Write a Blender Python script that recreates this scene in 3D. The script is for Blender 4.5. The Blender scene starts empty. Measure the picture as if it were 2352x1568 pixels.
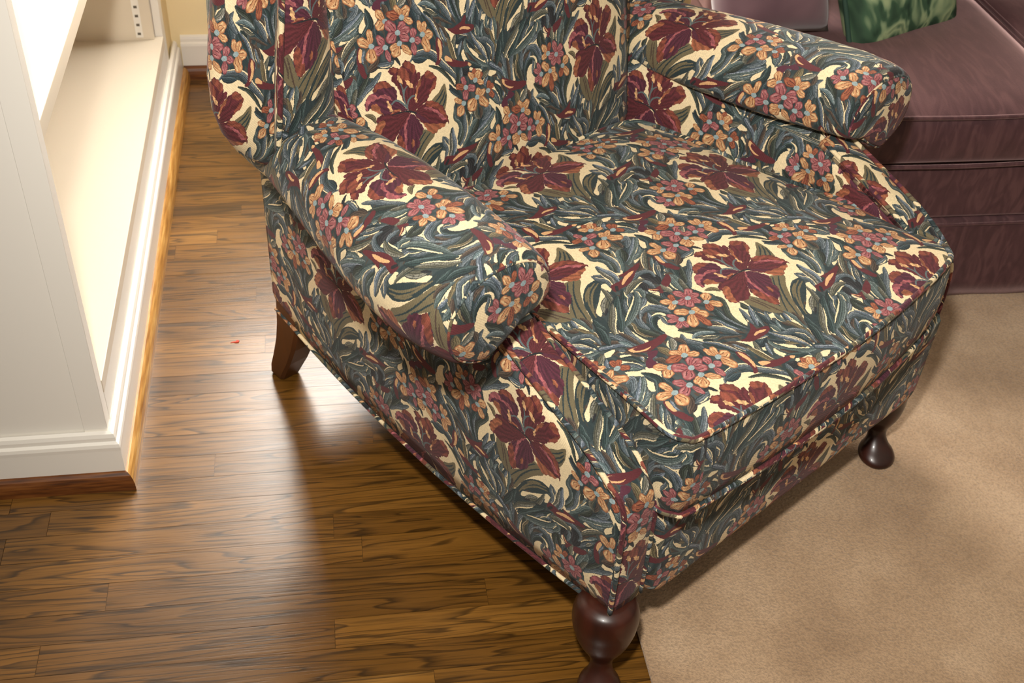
import bpy, bmesh, math, random
import numpy as np
from mathutils import Vector, Matrix
from math import pi, sin, cos, radians

# ---------------------------------------------------------------- camera, world, lights, exposure
scene = bpy.context.scene
COL = scene.collection
cam_d = bpy.data.cameras.new('camera'); cam = bpy.data.objects.new('camera', cam_d); COL.objects.link(cam)
cam_d.sensor_width = 36; cam_d.lens = 2689/2352*36; cam_d.clip_start = .02
R = Matrix(((0.98796089, -0.14719434, 0.04761406), (-0.05751864, -0.63520436, -0.77019934), (0.14361365, 0.75818814, -0.63602348)))
right, up, fwd = R[0], -R[1], R[2]
cam.matrix_world = Matrix(((right.x, up.x, -fwd.x, 0.3793), (right.y, up.y, -fwd.y, -1.5242), (right.z, up.z, -fwd.z, 1.575), (0, 0, 0, 1)))
scene.camera = cam
cam_d.dof.use_dof = True; cam_d.dof.focus_distance = 1.75; cam_d.dof.aperture_fstop = 9

w = bpy.data.worlds.new('room_light'); scene.world = w; w.use_nodes = True
bg = w.node_tree.nodes['Background']; bg.inputs[0].default_value = (1.0, .86, .68, 1)
wn = w.node_tree.nodes; wl = w.node_tree.links      # ceiling bright, room near the floor dim
tcw = wn.new('ShaderNodeTexCoord'); sxw = wn.new('ShaderNodeSeparateXYZ'); mrw = wn.new('ShaderNodeMapRange')
mrw.inputs[1].default_value = 0.0; mrw.inputs[2].default_value = .9; mrw.inputs[3].default_value = .10; mrw.inputs[4].default_value = .55
wl.new(tcw.outputs['Generated'], sxw.inputs[0]); wl.new(sxw.outputs[2], mrw.inputs[0]); wl.new(mrw.outputs[0], bg.inputs[1])

def area(name, loc, target, size, power, color, sy=None):
    d = bpy.data.lights.new(name, 'AREA'); d.energy = power; d.color = color; d.size = size
    if sy: d.shape = 'RECTANGLE'; d.size_y = sy
    o = bpy.data.objects.new(name, d); COL.objects.link(o); o.location = loc
    o.rotation_euler = (Vector(target)-Vector(loc)).to_track_quat('-Z', 'Y').to_euler()
    return o
def flash(loc, target, power, radius, cone, color):
    d = bpy.data.lights.new('camera_flash', 'SPOT'); d.energy = power; d.color = color; d.shadow_soft_size = radius
    d.spot_size = radians(cone); d.spot_blend = 1.0
    o = bpy.data.objects.new('camera_flash', d); COL.objects.link(o); o.location = loc
    o.rotation_euler = (Vector(target)-Vector(loc)).to_track_quat('-Z', 'Y').to_euler()
flash((.30, -1.36, 1.95), (1.12, .60, .35), 192, .055, 98, (1, .95, .87))
scene.view_settings.view_transform = 'Standard'; scene.view_settings.look = 'None'
scene.view_settings.exposure = 0.0; scene.view_settings.gamma = 1; scene.view_settings.use_curve_mapping = False
scene.cycles.max_bounces = 6

# ---------------------------------------------------------------- helpers
def lin(c):
    return tuple(((v/255)/12.92 if v/255 <= .04045 else ((v/255+.055)/1.055)**2.4) for v in c)+(1,)
def mat(name, col=None, rough=.5, spec=.5, coat=0):
    m = bpy.data.materials.new(name); m.use_nodes = True
    b = m.node_tree.nodes['Principled BSDF']; b.inputs['Roughness'].default_value = rough
    b.inputs['Specular IOR Level'].default_value = spec; b.inputs['Coat Weight'].default_value = coat
    if col: b.inputs['Base Color'].default_value = lin(col)
    return m, m.node_tree.nodes, m.node_tree.links, b
def N(ns, t, **kw):
    n = ns.new(t)
    for k, v in kw.items():
        if hasattr(n, k) and k != 'inputs': setattr(n, k, v)
    return n
def bump(ns, ls, b, src, strength, dist):
    bp = ns.new('ShaderNodeBump'); bp.inputs['Strength'].default_value = strength; bp.inputs['Distance'].default_value = dist
    ls.new(src, bp.inputs['Height']); ls.new(bp.outputs[0], b.inputs['Normal']); return bp
def ramp(ns, stops):
    r = ns.new('ShaderNodeValToRGB'); e = r.color_ramp.elements
    while len(e) > 1: e.remove(e[-1])
    e[0].position = stops[0][0]; e[0].color = lin(stops[0][1])
    for p, c in stops[1:]:
        x = e.new(p); x.color = lin(c)
    return r
def noise_col(ns, ls, b, stops, scale, detail=3, vec='Object', stretch=(1,1,1)):
    tc = ns.new('ShaderNodeTexCoord'); mp = ns.new('ShaderNodeMapping'); mp.inputs['Scale'].default_value = stretch
    n = ns.new('ShaderNodeTexNoise'); n.inputs['Scale'].default_value = scale; n.inputs['Detail'].default_value = detail
    ls.new(tc.outputs[vec], mp.inputs[0]); ls.new(mp.outputs[0], n.inputs['Vector'])
    r = ramp(ns, stops); ls.new(n.outputs[0], r.inputs[0]); ls.new(r.outputs[0], b.inputs['Base Color'])
    return n, mp

def obj(name, me, m=None, parent=None, smooth=True):
    o = bpy.data.objects.new(name, me); COL.objects.link(o)
    if m: me.materials.append(m)
    if parent: o.parent = parent
    if smooth:
        for p in me.polygons: p.use_smooth = True
    return o
def tag(o, label=None, cat=None, group=None, kind=None):
    if label: o['label'] = label
    if cat: o['category'] = cat
    if group: o['group'] = group
    if kind: o['kind'] = kind
    return o
def empty(name, loc=(0,0,0), rz=0):
    o = bpy.data.objects.new(name, None); COL.objects.link(o); o.location = loc; o.rotation_euler = (0, 0, rz); o.empty_display_size = .1; return o
def bm_obj(name, bm, m, parent=None, smooth=False, bevel=0, seg=2):
    me = bpy.data.meshes.new(name); bmesh.ops.recalc_face_normals(bm, faces=bm.faces); bm.to_mesh(me); bm.free()
    o = obj(name, me, m, parent, smooth)
    if bevel:
        md = o.modifiers.new('bevel', 'BEVEL'); md.width = bevel; md.segments = seg; md.limit_method = 'ANGLE'
        for p in me.polygons: p.use_smooth = True
        md2 = o.modifiers.new('wn', 'WEIGHTED_NORMAL')
    return o
def box(bm, x0, x1, y0, y1, z0, z1):
    v = [bm.verts.new((x, y, z)) for x in (x0, x1) for y in (y0, y1) for z in (z0, z1)]
    for f in ((0,1,3,2),(4,6,7,5),(0,4,5,1),(2,3,7,6),(0,2,6,4),(1,5,7,3)): bm.faces.new([v[i] for i in f])
def catmull(p, k=6, closed=False):
    p = np.array(p, float); n = len(p); out = []
    for i in range(n if closed else n-1):
        if closed: a, b, c, d = p[i-1], p[i], p[(i+1) % n], p[(i+2) % n]
        else: a, b, c, d = p[max(i-1, 0)], p[i], p[i+1], p[min(i+2, n-1)]
        for t in np.arange(k)/k:
            out.append(.5*((2*b)+(c-a)*t+(2*a-5*b+4*c-d)*t*t+(3*b-a-3*c+d)*t**3))
    if not closed: out.append(p[-1])
    return np.array(out)
def interp(x, xs, ys): return float(np.interp(x, xs, ys))
def loft(name, rings, m, parent, uv, closed=True, cap=True, smooth=True):
    """rings: list of equal-length point lists; uv(i, j, p) -> (u, v) in metres, or 'box' mapping function of (p, n)."""
    verts = [tuple(p) for r in rings for p in r]; nr = len(rings); n = len(rings[0]); faces = []; fuv = []
    jn = n if closed else n-1
    for i in range(nr-1):
        for j in range(jn):
            a, b, c, d = (i, j), (i, j+1), (i+1, j+1), (i+1, j)
            faces.append([q[0]*n+q[1] % n for q in (a, b, c, d)]); fuv.append([a, b, c, d])
    caps = []
    if cap and closed:
        caps = [list(range(n))[::-1], [(nr-1)*n+j for j in range(n)]]
    me = bpy.data.meshes.new(name); me.from_pydata(verts, [], faces+caps); me.update()
    lay = me.uv_layers.new(name='UVMap')
    for fi, p in enumerate(me.polygons):
        for k, li in enumerate(p.loop_indices):
            co = np.array(verts[me.loops[li].vertex_index])
            if fi < len(faces) and callable(uv) and uv.__code__.co_argcount == 3: q = uv(fuv[fi][k][0], fuv[fi][k][1], co)
            else: q = (uv if uv.__code__.co_argcount == 2 else uvbox)(co, p.normal)
            lay.data[li].uv = (q[0]/TX, q[1]/TY)
    o = obj(name, me, m, parent, smooth)
    bm = bmesh.new(); bm.from_mesh(me); bmesh.ops.recalc_face_normals(bm, faces=bm.faces); bm.to_mesh(me); bm.free()
    return o
def uvbox(co, n):
    if abs(n[2]) > .75: return co[0], co[1]
    if abs(n[0]) > abs(n[1]): return (-co[1] if n[0] < 0 else co[1]), co[2]
    return co[0], co[2]
def tube(name, pts, r, m, parent, closed=False, k=4, seg=8, fabric=True):
    p = catmull(pts, k, closed) if k > 1 else np.array(pts, float); n = len(p); rings = []
    prev = None
    for i in range(n):
        t = (p[(i+1) % n]-p[i-1]) if closed else (p[min(i+1, n-1)]-p[max(i-1, 0)])
        t = t/np.linalg.norm(t)
        a = prev-t*(prev@t) if prev is not None else np.cross(t, [.3, .5, .81])
        a /= np.linalg.norm(a); b = np.cross(t, a); prev = a
        rings.append([p[i]+r*(cos(q)*a+sin(q)*b) for q in np.linspace(0, 2*pi, seg, endpoint=False)])
    if closed: rings.append(rings[0])
    s = np.r_[0, np.cumsum(np.linalg.norm(np.diff(p, axis=0), axis=1)), 0][:len(rings)]
    if closed: s[-1] = s[-2]+.01
    return loft(name, rings, m, parent, lambda i, j, co: (.05+s[i]*.9, .07+s[i]*.62+j*2*pi*r/seg), True, not closed)
def lathe(name, prof, m, parent, loc, seg=32, off=None):
    rings = []
    for i, (r, z) in enumerate(prof):
        ox, oy = off(z) if off else (0, 0)
        rings.append([(loc[0]+ox+r*cos(a), loc[1]+oy+r*sin(a), loc[2]+z) for a in np.linspace(0, 2*pi, seg, endpoint=False)])
    return loft(name, rings, m, parent, uvbox)

# ---------------------------------------------------------------- tapestry fabric (painted from vector motifs, units of 0.1 mm)
TX, TY = .46, .41            # repeat of the cloth in metres (half drop)
FW, FH = 1280, 1140
PAL = dict(cream=(236,215,174), peach=(214,168,120), orange=(150,90,64), rust=(128,68,54), pink=(158,88,92), maroon=(90,40,45),
           plum=(82,40,54), olive=(108,98,74), dark=(42,55,57), black=(38,40,43), brown=(76,62,52), slate=(92,105,106))
def paint_fabric(data):
    rng = np.random.default_rng(5)
    px = TX/FW
    def vnoise(nx, ny, seed):
        r = np.random.default_rng(seed); g = r.random((ny, nx))
        yy = np.arange(FH)/FH*ny; xx = np.arange(FW)/FW*nx
        y0 = yy.astype(int); x0 = xx.astype(int); fy = (yy-y0)[:,None]; fx = (xx-x0)[None]
        fy = fy*fy*(3-2*fy); fx = fx*fx*(3-2*fx)
        y1 = (y0+1)%ny; x1 = (x0+1)%nx
        a = g[y0][:,x0]; b = g[y0][:,x1]; c = g[y1][:,x0]; d = g[y1][:,x1]
        return (a*(1-fx)+b*fx)*(1-fy)+(c*(1-fx)+d*fx)*fy
    C = {k: np.array(v)/255. for k, v in PAL.items()}
    img = np.empty((FH, FW, 3))
    # ground of massed leaves: streaks of dark and slate
    n1 = vnoise(70, 26, 1); n2 = vnoise(150, 40, 2); n3 = vnoise(320, 280, 3)
    m = np.clip((n1*.6+n2*.4-.38)*4, 0, 1)[..., None]
    img[:] = C['dark']*(1-m)+C['slate']*.72*m
    m = np.clip((n2-.7)*5, 0, 1)[..., None]; img[:] = img*(1-m)+C['brown']*m
    # jagged weave offset of every sample point
    jx = (vnoise(230, 570, 7)-.5)*3.4*px; jy = (vnoise(320, 190, 8)-.5)*2.0*px
    def cells(pts, pad):
        lo = pts.min(0)-pad; hi = pts.max(0)+pad
        for i in range(-3, 4):
            for j in range(-3, 4):
                if (i+j) % 2: continue
                ox, oy = i*TX/2, j*TY/2
                x0 = int(math.floor((lo[0]+ox)/px)); x1 = int(math.ceil((hi[0]+ox)/px))
                y0 = int(math.floor((lo[1]+oy)/px)); y1 = int(math.ceil((hi[1]+oy)/px))
                x0 = max(x0, 0); y0 = max(y0, 0); x1 = min(x1, FW); y1 = min(y1, FH)
                if x1 <= x0 or y1 <= y0: continue
                xs = (np.arange(x0, x1)+.5)*px-ox; ys = (np.arange(y0, y1)+.5)*px-oy
                gx, gy = np.meshgrid(xs, ys)
                sl = (slice(y0, y1), slice(x0, x1))
                yield sl, gx+jx[sl], gy+jy[sl]
    def smooth(p, closed, k=4):
        n = len(p); out = []
        for i in range(n if closed else n-1):
            if closed: a, b, c, d = p[i-1], p[i], p[(i+1)%n], p[(i+2)%n]
            else: a, b, c, d = p[max(i-1,0)], p[i], p[i+1], p[min(i+2,n-1)]
            for t in np.arange(k)/k:
                out.append(.5*((2*b)+(c-a)*t+(2*a-5*b+4*c-d)*t*t+(3*b-a-3*c+d)*t**3))
        if not closed: out.append(p[-1])
        return np.array(out)
    def inside(gx, gy, p):
        r = np.zeros(gx.shape, bool); q = np.roll(p, -1, 0)
        for (xa, ya), (xb, yb) in zip(p, q):
            if ya == yb: continue
            c = (ya > gy) != (yb > gy)
            r ^= c & (gx < (xb-xa)*(gy-ya)/(yb-ya)+xa)
        return r
    def shade(sl, mask, col, amt=.09):
        v = (1+amt*(n3[sl]-.5)*2)[..., None]
        reg = img[sl]; reg[mask] = (col*v if col.ndim > 1 else col[None, None]*v)[mask]
    def poly(p, col, lily=False):
        p = smooth(p, True, 4 if lily else 3)
        if lily:   # scalloped petal edge
            n = np.roll(p, -1, 0)-np.roll(p, 1, 0); L = np.hypot(*n.T)[:, None]+1e-9
            nn = np.stack([n[:, 1], -n[:, 0]], 1)/L
            p = p+nn*(np.sin(np.arange(len(p))*1.9)*.0009)[:, None]
        c = C[col]; ctr = p.mean(0)
        for sl, gx, gy in cells(p, .002):
            k = inside(gx, gy, p)
            if lily:
                ang = np.arctan2(gy, gx); rr = np.hypot(gx, gy)
                s = np.sin(ang*34+rr*90+5*n1[sl])*.5+.5
                v = (.84+.26*s)[..., None]*(c[None, None])
                shade(sl, k, v, .10)
            else: shade(sl, k, c, .05)
    def seg(gx, gy, p):
        best = np.full(gx.shape, 9.); T = np.zeros(gx.shape); S = np.zeros(gx.shape)
        d = np.diff(p, axis=0); L = np.hypot(*d.T); cum = np.r_[0, np.cumsum(L)]; tot = cum[-1]
        for i in range(len(d)):
            if L[i] < 1e-9: continue
            ux, uy = d[i]/L[i]; rx = gx-p[i, 0]; ry = gy-p[i, 1]
            t = np.clip(rx*ux+ry*uy, 0, L[i]); ex = rx-t*ux; ey = ry-t*uy
            q = np.hypot(ex, ey); m = q < best
            best[m] = q[m]; T[m] = ((cum[i]+t)/tot)[m]; S[m] = np.sign(ux*ry-uy*rx)[m]
        return best, T, S
    LS = dict(S=('dark', (84,94,94), (128,135,134)), D=('black', (44,57,58), (82,95,96)), B=('dark', (94,105,110), (164,170,172)),
              O=('brown', (104,94,70), (136,124,94)), N=('black', (74,62,54), (104,92,80)), K=('black', (40,42,45), (56,56,60)))
    def blade(p, w, kind):
        q = smooth(p, False, 5); k0, c1, c2 = LS[kind]; c0 = C[k0]; c1 = np.array(c1)/255.; c2 = np.array(c2)/255.
        tn = rng.random()
        if kind in 'SDB':       # each leaf leans to blue, to teal or to olive
            tint = np.array([.99, 1.0, 1.07]) if tn < .45 else (np.array([.96, 1.01, .99]) if tn < .75 else np.array([1.14, 1.01, .86]))
            c1 = c1*tint*rng.uniform(.88, 1.1); c2 = c2*(tint*.5+.5)
        fl = 1 if rng.random() < .7 else -1
        if kind in 'SBO' and rng.random() < .5:      # sliver of bare ground beside the leaf
            nv = np.gradient(q, axis=0); nv = np.stack([-nv[:, 1], nv[:, 0]], 1)/(np.hypot(*nv.T)[:, None]+1e-9)
            q2 = q+nv*w*.42*(1 if rng.random() < .5 else -1)
            for sl, gx, gy in cells(q2, w):
                dist, T, S = seg(gx, gy, q2)
                shade(sl, dist < w*.3*np.sin(np.pi*np.clip((T-.1)/.8, 0, 1)), C['cream'], .05)
        for sl, gx, gy in cells(q, w):
            dist, T, S = seg(gx, gy, q)
            hw = w*.5*np.clip(np.sin(np.pi*np.clip(T*.94+.03, 0, 1)), 0, 1)**.55+px*.3
            k = dist < hw
            s = np.clip(dist/hw, 0, 1)*S*fl
            a = np.clip((s+1.0)/.55, 0, 1)[..., None]
            b = np.clip((s-.05)/.5, 0, 1)*np.clip((.95-s)/.2, 0, 1)
            st = np.sin(s*(13 if w > .009 else 9)+T*4*np.sin(T*5+tn*9))*.5+.5
            if kind in 'BS': b = b*(.55+.9*(n3[sl] > .5))
            b = (np.clip(b, 0, 1)*.85)[..., None]
            col = c0*(1-a)+c1*a; col = col*(1-b)+c2*b
            e = np.clip((s-.82)/.15, 0, 1)[..., None]*.6; col = col*(1-e)+c0*e
            col = col*(.70+.42*st)[..., None]
            shade(sl, k, col, .10)
    def line(p, w, col):
        q = smooth(p, False, 4)
        for sl, gx, gy in cells(q, w):
            dist, T, S = seg(gx, gy, q); shade(sl, dist < w*.5*(1-.45*np.abs(T*2-1)**2)+px*.3, C[col])
    def petal(c, tip, w, col):
        d = tip-c; L = np.hypot(*d); u = d/L; n = np.array([-u[1], u[0]]); w = min(w, L*1.05)
        rim, mid, hi = dict(peach=((140,86,58), (190,139,97), (220,186,138)), pink=((104,50,56), (150,86,88), (178,122,120)),
                            rust=((92,46,38), (140,78,56), (164,102,74)))[col]
        rim, mid, hi = [np.array(a)/255. for a in (rim, mid, hi)]
        P = np.array([c, tip])
        for sl, gx, gy in cells(P, w):
            x = (gx-c[0])*u[0]+(gy-c[1])*u[1]; y = (gx-c[0])*n[0]+(gy-c[1])*n[1]
            t = x/L; hw = w*.54*(1+.10*np.sin(t*11+tip[0]*777))*np.sqrt(np.clip(1-((t-.58)/.46)**2, 0, 1))*np.where(t < .4, .55+.45*t/.4, 1)
            k = (np.abs(y) < hw) & (t > 0) & (t < 1.04)
            r = np.abs(y)/(hw+1e-9); e = np.maximum(r, np.abs(t-.55)/.5)
            a = np.clip((.96-e)/.22, 0, 1)[..., None]; col_ = rim*(1-a)+mid*a
            b = (np.clip((.78-e)/.2, 0, 1)*np.clip(np.abs(y/(hw+1e-9))*3.2-.35, 0, 1)*np.clip((t-.28)*5, 0, 1))[..., None]
            col_ = col_*(1-b)+hi*b
            ve = (np.abs(np.sin(y/(hw+1e-9)*4.2+np.sin(t*9+tip[0]*900)*.5)) > .93) & (t < .6+.25*n3[sl]) & (r < .7)
            col_ = np.where(ve[..., None], rim*.9, col_)
            shade(sl, k, col_, .07)
    for ln in data.split('\n'):
        t = ln.split()
        if not t: continue
        f = lambda s: np.array([float(v) for v in s.split(',')])*1e-4
        if t[0] in 'PQ': poly(np.array([f(s) for s in t[2:]]), t[1], t[0] == 'Q')
        elif t[0] == 'B': blade(np.array([f(s) for s in t[3:]]), float(t[2])*1e-4, t[1])
        elif t[0] == 'L': line(np.array([f(s) for s in t[3:]]), float(t[2])*1e-4, t[1])
        elif t[0] == 'F':
            c = f(t[1])
            for k in range(2, len(t), 3): petal(c, f(t[k+2]), float(t[k+1])*1e-4, t[k])
            for sl, gx, gy in cells(np.array([c]), .006):
                shade(sl, ((gx-c[0])/.0052)**2+((gy-c[1])/.0042)**2 < 1, np.array([.56, .63, .64]))
    # twill of the weave
    yy, xx = np.mgrid[0:FH, 0:FW]
    tw = np.sin(2*np.pi*(xx*256/FW+yy*228/FH))*.5+.5
    lum = img.mean(2)
    img *= (1-(.05+.07*lum)*tw)[..., None]
    img *= (.95+.1*rng.random((FH, FW)))[..., None]
    return np.clip(img, 0, 1)

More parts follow.
